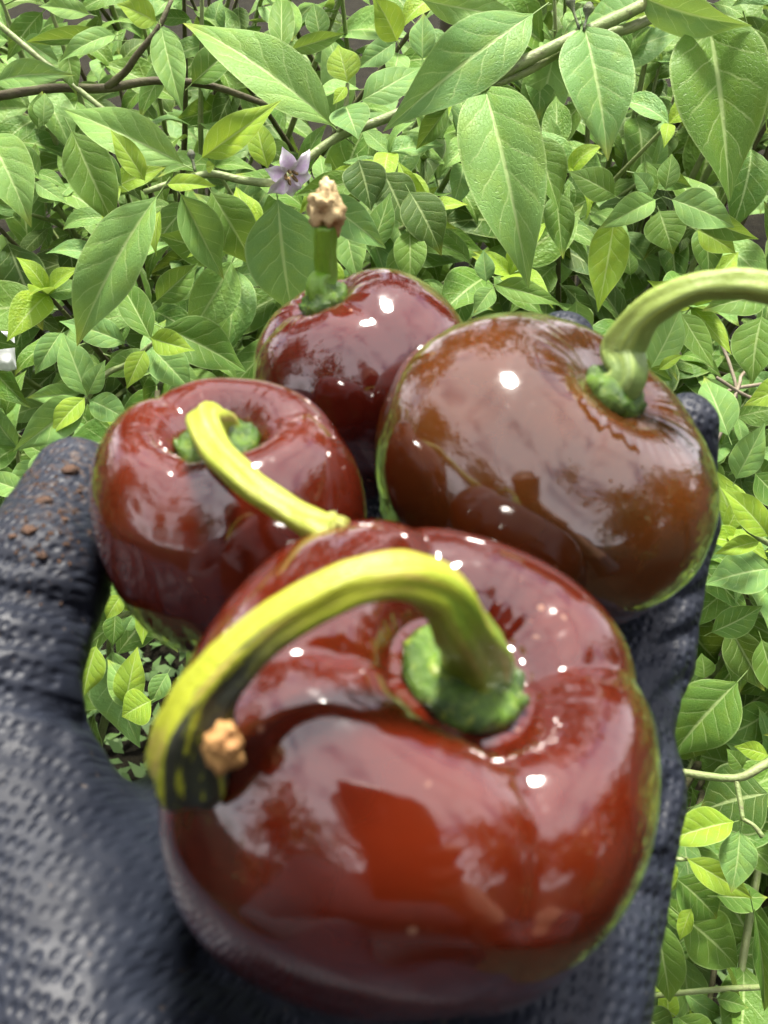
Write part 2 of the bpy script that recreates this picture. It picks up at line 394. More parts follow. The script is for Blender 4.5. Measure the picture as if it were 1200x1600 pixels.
# ------------------------------------------------------------------ leaves
HALF_W = [(0, .03), (.04, .17), (.10, .47), (.18, .76), (.28, .95), (.38, 1.), (.50, .96), (.62, .80), (.73, .56), (.82, .34), (.90, .17), (.96, .07), (1., .0)]
_hw = catmull(HALF_W, 8)
def half_w(u): return max(0., float(np.interp(u, _hw[:, 0], _hw[:, 1])))
def leaf_shape(nu, nv, ratio, bend, fold, wave, twist, relief, seed, petiole=.14):
    """a leaf from the foot of its blade (origin) to its tip (0,1,0); the blade faces +z"""
    rs = random.Random(seed); ph = rs.uniform(0, 6.28); sk = rs.uniform(-.10, .10); ser = rs.uniform(.0, .02)
    us = np.linspace(0, 1, nu + 1) ** .92; hu, hw = zip(*HALF_W)
    V, U = [], []
    pos = np.zeros(2); ang = bend * .35; prev = 0.
    path = []
    for u in us:
        du = u - prev; prev = u
        pos = pos + du * np.array([math.cos(ang), math.sin(ang)]); ang -= bend * du
        path.append((pos.copy(), ang))
    tip = path[-1][0]; L = np.linalg.norm(tip); th = -math.atan2(tip[1], tip[0])
    rot = np.array([[math.cos(th), -math.sin(th)], [math.sin(th), math.cos(th)]])
    for i, u in enumerate(us):
        p = rot @ path[i][0] / L; a = path[i][1] + th
        w = half_w(u) * ratio * .5
        tw = twist * (u - .3)
        for k in range(nv + 1):
            v = -1 + 2 * k / nv; x = v * w
            z = fold * abs(x) * (1 - .4 * abs(v))
            z += wave * ratio * .5 * abs(v) ** 2 * math.sin(9 * u + ph + (1.3 if v > 0 else 0)) * math.sin(math.pi * u)
            if relief:
                t = u * 6.5 + (.5 if v > 0 else 0) - 1.45 * abs(v) ** .8
                z += relief * ratio * (abs(math.cos(math.pi * t)) - .5) * (1 - abs(v) ** 3) * min(1, 4 * abs(v)) * math.sin(math.pi * min(1, u * 1.1)) * -1
            xx = x * math.cos(tw) - z * math.sin(tw); zz = x * math.sin(tw) + z * math.cos(tw)
            xx += sk * math.sin(math.pi * u) * .4 * ratio
            V.append((xx, p[0] - math.sin(a) * zz, p[1] + math.cos(a) * zz)); U.append((u, .5 + .5 * v))
    F = [(i * (nv + 1) + k, i * (nv + 1) + k + 1, (i + 1) * (nv + 1) + k + 1, (i + 1) * (nv + 1) + k) for i in range(nu) for k in range(nv)]
    # petiole: a thin three-sided stalk behind the blade
    b = len(V); r = .011
    if petiole:
        for j, (y, z) in enumerate([(-petiole, -.05 * petiole * 6), (-petiole * .5, -.03), (.06, -.004)]):
            for k in range(3):
                t = 2 * math.pi * k / 3 + .5
                V.append((r * math.cos(t), y, z + r * math.sin(t))); U.append((.02, .5))
        F += [(b + j * 3 + k, b + j * 3 + (k + 1) % 3, b + (j + 1) * 3 + (k + 1) % 3, b + (j + 1) * 3 + k) for j in range(2) for k in range(3)]
    return V, F, U

SHAPES = []
for i in range(18):
    r_ = random.Random(100 + i)
    SHAPES.append(leaf_shape(12, 6, r_.uniform(.38, .54), r_.uniform(.1, 1.7), r_.uniform(.12, .60), r_.uniform(.04, .22), r_.uniform(-.8, .8), 0, i))
HEROES = []
for i in range(10):
    r_ = random.Random(300 + i)
    HEROES.append(leaf_shape(34, 16, 1.0, r_.uniform(.25, 1.1), r_.uniform(.10, .34), r_.uniform(.03, .10), r_.uniform(-.45, .45), .004, 50 + i))
_cache = {}
def leaf_mesh(kind, i, hero=False):
    k = (kind, i, hero)
    if k not in _cache:
        V, F, U = (HEROES if hero else SHAPES)[i]
        _cache[k] = mesh('leaf', V, F, M[kind + '_near' if hero else kind], U)
    return _cache[k]
def frame(p, L, Nn, length, width=None):
    """matrix: y along L, z along Nn; width = x scale"""
    y = L.normalized(); x = y.cross(Nn).normalized(); z = x.cross(y)
    w = width if width else length
    return Matrix(((x.x * w, y.x * length, z.x * length, p.x), (x.y * w, y.y * length, z.y * length, p.y), (x.z * w, y.z * length, z.z * length, p.z), (0, 0, 0, 1)))

DOWN = Vector((0, -.72, -.69)); NRM = Vector((0, -.69, .72))
def slope(x, s):
    if s <= 1: return Vector((x, .20 + .50 * s, .78 + .48 * s))
    return Vector((x, .70 + .60 * (s - 1), 1.26 + .04 * (s - 1)))

class Plant:
    def __init__(s, label, x, y, group='pepper bushes behind the hand'):
        s.root = tag(empty('pepper_plant', (x, y, 0)), label, 'plant', group)
        s.base = Vector((x, y, 0)); s.leaves = []; s.hero = []
    def branch(s, pts, rad, mat='twig', name='branch', seg=7, sub=4):
        V, F, U = tube(pts, rad, seg, sub, noise_amp=.12)
        return link(name, mesh(name, V, F, M[mat], U), s.root)
    def leaf(s, p, L, Nn, length, kind):
        s.leaves.append((frame(p, L, Nn, length), random.randrange(len(SHAPES)), kind, length))
    def grow(s, xr, sr, n, rs, deep=.20, lean=1.0, size=1.0, avoid=None):
        # a woody main stem, then shoots that arch out of it to the face of the bush
        b = s.base; top = Vector((b.x, b.y, .78))
        s.branch([b, b + Vector((.012, -.01, .3)), top], [.012, .010, .007], 'bark', 'stem')
        for i in range(n):
            x = rs.uniform(*xr); q = rs.uniform(*sr); t = rs.random() ** 1.3 * deep
            tip = slope(x, q) - NRM * t + Vector((rs.uniform(-.02, .02), rs.uniform(-.02, .02), rs.uniform(-.02, .02)))
            st = b.lerp(top, rs.uniform(.45, 1.))
            m1 = st.lerp(tip, .35) + Vector((rs.uniform(-.02, .02), .05, .06)); m2 = st.lerp(tip, .72) + Vector((0, .02, .05))
            path = catmull([st, m1, m2, tip], 6)
            s.branch([st, m1, m2, tip], [.0048, .0036, .0026, .0013], 'bark' if rs.random() < .35 else 'twig', seg=5, sub=3)
            ln = np.linalg.norm(np.diff(path, axis=0), axis=1).sum()
            k = max(5, int(ln * .62 / .040)); az = rs.uniform(0, 6.28)
            for j in range(k):
                f = .42 + .58 * (j + .5) / k; p = Vector(path[min(len(path) - 1, int(f * (len(path) - 1)))])
                az += 2.4 + rs.uniform(-.4, .4)
                Nn = (NRM * .85 + Vector((0, 0, .35)) + Vector((rs.gauss(0, .42), rs.gauss(0, .36), rs.gauss(0, .36)))).normalized()
                e1 = Nn.cross(DOWN).normalized(); e2 = e1.cross(Nn)
                L = e1 * math.cos(az) + e2 * math.sin(az) + DOWN * rs.uniform(.2, .8)
                L = (L - Nn * L.dot(Nn) * .75).normalized()
                size_ = rs.choice((rs.uniform(.034, .058), rs.uniform(.045, .085))) * (1 - .25 * max(0, f - .8) / .2) * size
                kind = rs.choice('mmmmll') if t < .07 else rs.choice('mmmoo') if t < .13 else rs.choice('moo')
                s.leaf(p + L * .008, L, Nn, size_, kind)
            for j in range(rs.randint(3, 5)):                       # the young rosette at the tip
                az += 2.2
                Nn = (NRM * .9 + Vector((rs.gauss(0, .3), rs.gauss(0, .25), .35 + rs.gauss(0, .2)))).normalized()
                e1 = Nn.cross(DOWN).normalized(); e2 = e1.cross(Nn)
                L = (e1 * math.cos(az) + e2 * math.sin(az) + Nn * .25).normalized()
                s.leaf(tip, L, Nn, rs.uniform(.022, .046) * size, rs.choice('yyl') if t < .08 else rs.choice('lm'))
    def heroes(s, rows, depth=.45):
        """rows: (base px, base py, tip px, tip py, width px, kind, depth of base, depth step to the tip, roll)"""
        for r in rows:
            bx, by, tx, ty, w, kind, d0, dd, roll = r
            p, q = at(bx, by, d0), at(tx, ty, d0 + dd); L = q - p; ln = L.length
            tocam = (Vector((0, 0, CAMZ)) - p).normalized()
            Nn = (tocam * .85 + Vector((0, -.1, .45))).normalized()
            Nn.rotate(Matrix.Rotation(math.radians(roll), 3, L.normalized()))
            mtx = frame(p, L, Nn, ln, .86 * w / FPX * d0)
            s.hero.append((mtx, random.randrange(len(HEROES)), kind))
    def finish(s):
        for mtx, i, kind in s.hero:
            o = link('leaf', leaf_mesh(kind, i, True), s.root); o.matrix_parent_inverse = Matrix.Identity(4)
            o.matrix_local = Matrix.Translation(-s.base) @ mtx
        def score(l):
            p = l[0] @ Vector((0, .5, 0)); x, y, d = proj(p)
            if d < .05 or not (-60 < x < 1260 and -60 < y < 1660): return 0
            return l[3] / d
        ls = sorted(s.leaves, key=score, reverse=True); keep = min(285 - len(s.hero), sum(score(l) > 0 for l in ls))
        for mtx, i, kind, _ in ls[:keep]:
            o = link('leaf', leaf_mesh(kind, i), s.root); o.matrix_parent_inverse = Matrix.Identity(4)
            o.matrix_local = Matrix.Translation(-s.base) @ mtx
        rest = ls[keep:]
        if rest:
            VV, FF, UU, RR, MI = [], [], [], [], []; b = 0; kinds = ['m', 'l', 'y', 'o']
            for mtx, i, kind, _ in rest:
                V, F, U = SHAPES[i]; A = np.array(mtx)
                v = np.asarray(V) @ A[:3, :3].T + A[:3, 3]; VV.append(v); UU += U
                FF += [tuple(q + b for q in f) for f in F]; RR += [random.random()] * len(V); MI += [kinds.index(kind)] * len(F); b += len(V)
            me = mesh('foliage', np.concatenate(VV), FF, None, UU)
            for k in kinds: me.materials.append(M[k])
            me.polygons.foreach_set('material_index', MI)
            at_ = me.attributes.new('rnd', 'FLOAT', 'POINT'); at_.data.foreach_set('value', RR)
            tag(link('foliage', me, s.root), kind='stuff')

# near branch with the flower, running in from the top of the picture
H = Plant('pepper bush whose long branch with broad pale leaves and a lilac flower crosses the top', .20, .80)
H.grow((.06, .44), (.46, 1.25), 40, random.Random(1))
H.branch([at(1420, -260, .62), at(1200, -80, .53), at(1040, -8, .475), at(920, 48, .455), at(840, 85, .45), at(742, 134, .447), at(650, 166, .444), at(590, 190, .442), at(528, 214, .44), at(470, 255, .436), at(430, 284, .432), at(380, 282, .43), at(330, 272, .427), at(270, 286, .423), at(225, 300, .42)],
         [.0042, .0038, .0032, .0030, .0029, .0027, .0024, .0022, .0021, .002, .0019, .0018, .0017, .0016, .0012], 'twig', seg=9)
H.branch([at(1180, -70, .53), at(1020, 28, .48), at(900, 68, .462), at(820, 112, .455), at(752, 136, .449)], [.003, .0027, .0025, .0024, .0022], 'twig', seg=9)
H.branch([H.base + Vector((0, 0, .75)), H.base + Vector((.08, -.02, .98)), at(1420, -260, .62)], [.006, .005, .0042], 'bark')
H.branch([at(528, 214, .44), at(540, 170, .437), at(543, 130, .434)], [.0014, .0012, .0009], 'twig')
H.heroes([
    (520, 196, 285, 36, 112, 'l', .442, .010, 8), (286, 256, 100, 172, 84, 'l', .428, .012, -6), (316, 246, 440, 156, 62, 'y', .425, -.01, 10),
    (418, 262, 400, 188, 50, 'y', .428, .0, 0), (244, 308, 120, 542, 112, 'l', .420, .015, 10), (226, 282, 172, 202, 44, 'y', .415, -.005, 0),
    (262, 288, 338, 291, 36, 'y', .418, -.008, -12), (434, 312, 458, 497, 140, 'l', .436, .03, -5), (500, 308, 604, 389, 68, 'l', .445, .012, 10),
    (283, 304, 350, 437, 82, 'l', .45, .03, -8), (832, 22, 598, 206, 118, 'l', .452, -.02, -10), (756, 132, 826, 452, 146, 'l', .447, .0, 6),
    (912, 40, 950, 252, 132, 'l', .452, -.004, -8), (1105, 18, 1140, 316, 166, 'm', .462, .0, 4), (1010, 6, 900, 52, 90, 'l', .47, .02, 30),
    (1000, -6, 1176, 40, 78, 'l', .466, -.02, 45), (543, 128, 528, 70, 62, 'y', .432, .0, 0), (540, 165, 560, 218, 74, 'l', .436, -.008, 0),
    (541, 136, 520, 164, 22, 'y', .432, -.004, 0), (566, 156, 660, 104, 66, 'l', .447, .01, 0), (1170, 40, 1198, 210, 60, 'm', .49, .02, -30),
    (700, 168, 650, 234, 44, 'm', .475, .01, 0), (660, 0, 830, 30, 60, 'l', .462, -.01, 20), (322, 262, 336, 258, 22, 'y', .423, -.002, 0),
])
# lilac flower
fl = empty('flower'); fl.parent = H.root; fl.matrix_parent_inverse = Matrix.Identity(4)
fp = at(452, 272, .428); fl.location = fp - H.base
petal_m = plain('petal', (.90, .86, .86), .55, (.70, .52, .72), 2.6)
V, F, U = leaf_shape(10, 6, .66, 1.1, .45, .22, 0.4, 0, 5, 0)
pm = mesh('petal', V, F, petal_m, U)
fn = (Vector((0, 0, CAMZ)) - fp).normalized() + Vector((.35, 0, -.55)); fn.normalize()
fe1 = fn.cross(Vector((0, 0, 1))).normalized(); fe2 = fe1.cross(fn)
for k in range(6):
    a = 2 * math.pi * k / 6 + .3; L = fe1 * math.cos(a) + fe2 * math.sin(a) - fn * .15
    o = link('petal', pm); o.parent = fl; o.matrix_local = frame(L * .0012, L, fn, .0108 + .001 * (k % 3), .0118)
V, F, U = tube([(0, 0, 0), (0, 0, .003), (0, 0, .0042)], [.0007, .0008, .0004], 6, 2)
am = mesh('anther', V, F, plain('anther', (.20, .13, .03), .7, (.08, .05, .06), 300), U)
for k in range(5):
    a = 2 * math.pi * k / 5; o = link('anther', am); o.parent = fl
    d = (fn + (fe1 * math.cos(a) + fe2 * math.sin(a)) * .3).normalized()
    o.matrix_local = Matrix.Translation((fe1 * math.cos(a) + fe2 * math.sin(a)) * .0018) @ d.to_track_quat('Z', 'Y').to_matrix().to_4x4()
# flower buds
def bud(pl, px, py, d, r, sx, sy):
    p = at(px, py, d); q = at(sx, sy, d)
    V, F, U = tube([q, q.lerp(p, .7), p + (q - p) * .02, p + (p - q).normalized() * r * .6, p + (p - q).normalized() * r * 1.5, p + (p - q).normalized() * r * 2.1],
                   [.0007, .0007, r * .7, r, r * .75, r * .12], 8, 3)
    link('flower_bud', mesh('flower_bud', V, F, M['bud'], U), pl.root)
M['bud'] = stem_mat('bud', (.07, .08, .05), (.14, .18, .07), (.10, .06, .10), scale=300)
bud(H, 893, 8, .45, .0024, 905, 45); bud(H, 918, 20, .45, .0026, 912, 48); bud(H, 300, 246, .423, .0018, 305, 268)
H.finish()

A = Plant('pepper bush with a thick dark forked branch, upper corner beside the flower', -.22, .85)
A.grow((-.44, .04), (.50, 1.25), 46, random.Random(2))
A.branch([at(-180, 170, .60), at(-20, 152, .585), at(80, 138, .575), at(165, 138, .57), at(240, 126, .575), at(330, 134, .58), at(420, 165, .60)], [.0032, .0029, .0027, .0027, .0024, .0022, .0018], 'bark', seg=9)
A.branch([at(165, 138, .57), at(196, 112, .562), at(214, 86, .555), at(246, 46, .55), at(268, 0, .55)], [.0024, .0022, .002, .0017, .0012], 'bark', seg=9)
A.branch([at(246, 250, .56), at(190, 195, .56), at(0, 40, .56), at(-60, -20, .57)], [.0012, .0016, .0019, .002], 'twig')
A.branch([A.base + Vector((0, 0, .75)), A.base + Vector((-.12, -.08, .98)), at(-180, 170, .60)], [.006, .005, .004], 'bark')
A.heroes([
    (252, 44, 286, 176, 60, 'l', .545, .0, 0), (-6, 128, 118, 118, 50, 'l', .54, -.01, 0), (-20, 210, 49, 356, 96, 'l', .50, .0, 0),
    (112, 205, 180, 356, 92, 'm', .50, .02, -10), (180, 55, 92, 98, 44, 'l', .55, -.01, 10), (182, 62, 40, 66, 30, 'm', .56, .0, 0),
    (244, 34, 182, 6, 52, 'y', .54, -.01, 0), (105, 80, 120, 150, 40, 'm', .56, .0, 10), (140, 22, 60, 10, 40, 'l', .56, 0, 0),
    (38, 62, 95, 100, 46, 'l', .565, 0, 20), (440, 88, 440, -6, 48, 'm', .56, .02, 0), (455, 78, 540, 52, 34, 'm', .55, .0, 20),
    (500, 60, 490, 5, 44, 'm', .57, 0, 0), (620, 64, 580, -10, 60, 'y', .53, -.02, 0), (618, 66, 556, 108, 46, 'l', .54, 0, 0),
    (660, 92, 662, 20, 48, 'l', .55, .0, 0), (190, 290, 110, 230, 60, 'm', .535, 0, 0), (60, 200, 66, 142, 40, 'm', .56, 0, 10),
    (68, 190, 70, 145, 36, 'l', .555, 0, 0), (55, 285, 106, 318, 34, 'l', .54, 0, 0), (60, 275, 20, 220, 40, 'm', .55, 0, 0),
    (250, 330, 245, 402, 26, 'y', .50, 0, 30), (330, 300, 400, 420, 90, 'm', .50, .02, 10), (300, 130, 380, 60, 60, 'm', .57, 0, 0),
])
A.finish()

B = Plant('pepper bush with small pale rosettes of leaves above the gloved thumb', -.30, .50)
B.grow((-.46, -.12), (-.05, .60), 40, random.Random(3))
B.branch([at(60, 740, .47), at(100, 690, .475), at(132, 628, .47), at(165, 585, .475), at(196, 570, .475), at(232, 542, .47), at(240, 535, .468)], [.0022, .002, .0016, .0016, .0014, .0012, .0008], 'twig')
B.branch([B.base + Vector((0, 0, .7)), at(0, 900, .52), at(60, 740, .47)], [.005, .0036, .0022], 'bark')
B.heroes([
    (130, 622, 20, 706, 70, 'l', .466, -.012, -15), (132, 622, 80, 680, 46, 'y', .462, -.004, 10), (136, 618, 98, 520, 62, 'l', .466, .0, 0),
    (138, 616, 165, 562, 40, 'l', .464, -.004, 0), (140, 625, 204, 660, 54, 'l', .468, .0, 0), (125, 615, 42, 622, 36, 'l', .47, .0, 0),
    (236, 530, 184, 434, 58, 'm', .47, .012, 0), (236, 528, 305, 548, 50, 'y', .462, -.004, 10), (238, 545, 300, 612, 72, 'l', .468, .0, 0),
    (226, 548, 198, 608, 42, 'y', .464, -.002, 0), (196, 536, 92, 502, 56, 'l', .475, -.004, 0), (256, 512, 386, 582, 92, 'm', .49, .01, 0),
    (95, 520, 55, 585, 48, 'l', .48, 0, 0), (245, 470, 310, 410, 56, 'm', .50, 0, 20), (90, 720, 30, 690, 40, 'm', .48, 0, 0),
    (60, 718, 14, 780, 50, 'l', .46, 0, 0), (56, 710, 75, 762, 40, 'l', .455, 0, 0), (40, 770, -30, 745, 46, 'l', .455, 0, 0),
    (30, 800, -10, 860, 60, 'y', .455, 0, 10), (75, 690, 100, 740, 26, 'm', .47, 0, 30), (150, 700, 118, 760, 40, 'm', .475, 0, 0),
    (150, 1010, 130, 1090, 60, 'y', .45, 0, 0), (196, 1100, 215, 1010, 56, 'y', .45, 0, 0), (215, 1105, 168, 1030, 60, 'l', .455, 0, 0),
    (236, 1095, 190, 1120, 70, 'y', .445, 0, 0), (262, 1052, 236, 1100, 40, 'l', .455, 0, 0), (180, 960, 176, 1010, 40, 'm', .47, 0, 0),
    (190, 930, 166, 968, 36, 'y', .46, 0, 0), (196, 985, 210, 960, 26, 'l', .46, 0, 0),
])
B.finish()

C = Plant('pepper bush with bright young sprigs and a forked stalk on the hand side, lower corner', .32, .50)
C.grow((.12, .46), (-.12, .52), 46, random.Random(4))
C.branch([at(1000, 1203, .475), at(1060, 1206, .462), at(1148, 1216, .45), at(1200, 1192, .452), at(1290, 1150, .48)], [.0018, .0018, .0019, .002, .0024], 'twig', seg=8)
C.branch([at(1150, 1216, .45), at(1156, 1250, .446), at(1161, 1282, .442)], [.0014, .0012, .001], 'twig')
C.branch([at(1161, 1280, .442), at(1178, 1290, .44), at(1192, 1308, .438)], [.0010, .0010, .0014], 'twig')
C.branch([C.base + Vector((0, 0, .6)), at(1420, 1250, .55), at(1290, 1150, .48)], [.006, .004, .0024], 'bark')
C.branch([at(1000, 1335, .50), at(1050, 1342, .47), at(1075, 1342, .468)], [.0016, .0013, .001], 'twig')
C.branch([at(990, 1560, .52), at(1100, 1548, .50), at(1230, 1540, .52)], [.0014, .0015, .0018], 'twig')
C.branch([at(1145, 790, .47), at(1170, 830, .468), at(1240, 870, .48)], [.0010, .0013, .002], 'twig')
C.heroes([
    (1146, 1284, 1028, 1318, 66, 'y', .442, -.006, 8), (1156, 1298, 1142, 1396, 66, 'l', .444, -.004, -6), (1074, 1342, 1176, 1404, 52, 'y', .466, .0, 10),
    (1052, 1344, 1042, 1396, 26, 'y', .464, 0, 0), (1056, 1372, 1120, 1436, 84, 'm', .475, .01, 0), (1120, 1400, 1200, 1402, 56, 'm', .474, .01, 0),
    (1024, 1434, 1046, 1566, 76, 'm', .47, .01, 5), (1064, 1430, 1152, 1512, 104, 'm', .485, .01, 0), (1178, 1420, 1194, 1580, 44, 'm', .47, .02, -20),
    (1152, 1066, 1046, 1186, 118, 'm', .475, .015, 0), (1200, 1180, 1146, 1166, 34, 'y', .47, 0, 0), (1190, 1000, 1222, 1095, 56, 'm', .465, 0, 10),
    (1112, 988, 1192, 946, 56, 'm', .48, 0, 15), (1205, 888, 1100, 914, 84, 'l', .474, .0, 0), (1186, 846, 1116, 866, 34, 'y', .464, 0, 0),
    (1200, 838, 1126, 762, 58, 'y', .464, 0, 8), (1150, 748, 1196, 660, 58, 'l', .474, -.01, -12), (1138, 680, 1100, 590, 70, 'l', .50, .02, 0),
    (1160, 1200, 1135, 1170, 36, 'm', .49, 0, 0), (1200, 1240, 1090, 1270, 130, 'o', .50, .01, 0), (1080, 1420, 1062, 1470, 34, 'y', .468, 0, 30),
    (1100, 1060, 1096, 1020, 40, 'm', .50, 0, 0), (1140, 980, 1195, 1080, 70, 'o', .50, 0, 20), (1080, 1450, 1020, 1400, 46, 'm', .49, 0, 0),
    (1060, 1590, 1130, 1640, 60, 'm', .49, 0, 0), (1120, 1560, 1170, 1575, 34, 'm', .50, 0, 0), (1000, 1580, 1060, 1630, 70, 'o', .50, 0, 0),
    (1180, 740, 1240, 800, 60, 'm', .49, 0, 0), (1250, 600, 1162, 634, 56, 'y', .50, 0, 0), (1190, 495, 1176, 600, 86, 'm', .52, 0, 10),
])
C.finish()

D = Plant('pepper bush with hanging pointed leaves around the stalk end of the back pepper', .02, 1.02)
D.grow((-.14, .20), (.50, 1.15), 34, random.Random(5))
D.heroes([
    (838, 212, 874, 330, 76, 'm', .53, .0, -6), (960, 342, 934, 488, 72, 'y', .505, .0, 5), (1024, 312, 934, 358, 52, 'l', .50, -.006, 0),
    (1016, 300, 990, 268, 34, 'l', .50, 0, 0), (1040, 296, 1050, 240, 40, 'm', .50, 0, 0), (1050, 312, 1148, 356, 70, 'l', .50, 0, 0),
    (960, 305, 888, 268, 62, 'm', .51, 0, 0), (1030, 330, 1052, 398, 76, 'm', .515, 0, 0), (1080, 330, 1186, 374, 46, 'm', .51, 0, 30),
    (1090, 360, 1150, 396, 52, 'y', .52, 0, 0), (1100, 350, 1108, 440, 56, 'm', .53, 0, 0), (1018, 574, 1064, 480, 62, 'l', .495, 0, 6),
    (1064, 490, 1116, 576, 56, 'm', .50, 0, -10), (990, 570, 1012, 568, 26, 'y', .495, 0, 0), (1030, 578, 1066, 555, 20, 'y', .492, 0, 0),
    (640, 300, 690, 400, 80, 'o', .55, 0, 0), (560, 250, 580, 330, 80, 'o', .56, 0, 0), (600, 270, 640, 360, 80, 'o', .565, 0, 0),
    (580, 390, 610, 300, 52, 'm', .54, 0, 0), (540, 350, 560, 440, 60, 'l', .53, 0, 0), (640, 360, 640, 450, 60, 'm', .55, 0, 0),
    (760, 440, 755, 390, 36, 'l', .52, 0, 0), (770, 450, 740, 490, 40, 'l', .52, 0, 0), (775, 445, 880, 478, 44, 'm', .52, 0, 0),
    (870, 300, 880, 406, 56, 'm', .54, 0, 0), (900, 470, 906, 540, 60, 'l', .52, .02, 0), (985, 430, 982, 392, 30, 'm', .52, 0, 0),
    (1200, 460, 1096, 486, 70, 'm', .53, 0, 0), (800, 180, 800, 260, 60, 'm', .56, 0, 0),
])
for pts in [[(1120, 690), (1150, 620), (1140, 570), (1128, 540)], [(1090, 640), (1140, 610), (1190, 600)], [(1140, 640), (1155, 600), (1160, 585), (1190, 560)], [(1120, 590), (1170, 620), (1210, 625)]]:
    D.branch([at(x, y, .60 + .01 * i) for i, (x, y) in enumerate(pts)], [.0012] * len(pts), 'dead', 'dead_twig', 5)
D.finish()

E = Plant('pepper bush half hidden under the hand and peppers', .02, .52)
E.grow((-.20, .20), (-.1, .55), 22, random.Random(6)); E.finish()
for lab, x, xr, sd in (('farther pepper bush along the top edge, left half', -.28, (-.6, .0), 7), ('farther pepper bush along the top edge, right half', .28, (0., .6), 8)):
    P = Plant(lab, x, 1.35); P.grow(xr, (1.05, 1.9), 26, random.Random(sd), deep=.25); P.finish()

for lab, x, xr, sd in (('pepper bush just outside the frame on the left of the hand', -.72, (-.95, -.46), 9), ('pepper bush just outside the frame on the right of the hand', .72, (.46, .95), 10)):
    P = Plant(lab, x, .75); P.grow(xr, (-.05, 1.3), 44, random.Random(sd), deep=.25); P.finish()

# ------------------------------------------------------------------ peppers
def axis_to(c, h, px, py, far=False):
    """unit axis of a fruit whose stalk pit, h from centre c, shows at this pixel"""
    o = Vector((0, 0, CAMZ)); d = (at(px, py, 1.) - o).normalized(); oc = o - c
    b = d.dot(oc); q = b * b - (oc.dot(oc) - h * h)
    if q < 0: p = o - d * b
    else: p = o + d * (-b + (math.sqrt(q) if far else -math.sqrt(q)))
    return (p - c).normalized()
def basis(ax, spin):
    ref = Vector((0, 1, 0)) if abs(ax.y) < .9 else Vector((1, 0, 0))
    x = (ref - ax * ref.dot(ax)).normalized(); y = ax.cross(x)
    R = Matrix((x, y, ax)).transposed(); return R @ Matrix.Rotation(spin, 3, 'Z')
PROFILE = [(0., .70), (.18, .70), (.29, .705), (.335, .76), (.415, .865), (.53, .925), (.68, .90), (.83, .76), (.95, .50), (1., .18), (.985, -.14), (.92, -.44), (.80, -.70), (.62, -.87), (.40, -.95), (.2, -.955), (0., -.93)]
DOMED = [(0., .89), (.12, .89), (.19, .895), (.25, .915), (.33, .945), (.45, .945), (.60, .895), (.78, .74), (.93, .48), (1., .16), (.985, -.14), (.92, -.44), (.80, -.70), (.62, -.87), (.40, -.95), (.2, -.955), (0., -.93)]
def pepper_body(R, H, lobes, amp, seed, pit=1.0, square=0.):
    pr = catmull([(r, z) for r, z in (PROFILE if pit > .7 else DOMED)], 7); n = len(pr); seg = 176
    rs = random.Random(seed); ph = rs.uniform(0, 6.28); ph2 = rs.uniform(0, 6.28)
    lob = [rs.uniform(.6, 1.3) for _ in range(lobes)]; offs = Vector((rs.uniform(0, 50), rs.uniform(0, 50), 0))
    V, F = [], []
    for i in range(n):
        r0, z0 = pr[i]; r0 = max(r0, 0)
        top = max(0, min(1, (z0 - .1) / .7)) if i < n // 2 else 0; bot = max(0, min(1, (-z0 - .1) / .7))
        for k in range(seg):
            th = 2 * math.pi * k / seg
            la = lob[int(((th + ph) / (2 * math.pi) * lobes) % lobes)]
            c = abs(math.cos(lobes * (th + ph) / 2)); valley = (1 - c) ** 2.2           # narrow valleys, wide lobes
            f = 1 - amp * valley * (.22 + 1.0 * bot + .2 * top) * la + square * math.cos(4 * th + ph2)
            f += .035 * math.cos(2 * th + ph2) + .02 * mnoise.noise(Vector((math.cos(th) * 1.1, math.sin(th) * 1.1, z0 * 1.1)) + offs)
            r = r0 * f if r0 > .3 else r0
            z = z0 if (r0 > .55 or i > n // 2 or pit <= .7) else .925 - (.925 - z0) * pit
            if r0 < .95 and i < n // 2:                                               # pit and its radial puckers
                w = math.exp(-((r0 - .40) / .16) ** 2)
                pk = mnoise.noise(Vector((math.cos(th) * 7, math.sin(th) * 7, 0)) + offs) + .6 * mnoise.noise(Vector((math.cos(th) * 15, math.sin(th) * 15, 4)) + offs)
                z += .010 * w * pk
                z -= .85 * amp * valley * la * max(0, 1 - abs(r0 - .55) / .4)
            if i >= n // 2 and r0 < .8: z -= .05 * math.cos(lobes * (th + ph)) * (r0 / .8) * la
            nn = .010 * mnoise.noise(Vector((r * math.cos(th) * 3, r * math.sin(th) * 3, z * 3)) + offs)
            V.append((R * (r + nn * (r0 > .3)) * math.cos(th), R * (r + nn * (r0 > .3)) * math.sin(th), H * (z + nn)))
    F = [(i * seg + k, (i + 1) * seg + k, (i + 1) * seg + (k + 1) % seg, i * seg + (k + 1) % seg) for i in range(n - 1) for k in range(seg)]
    return V, F
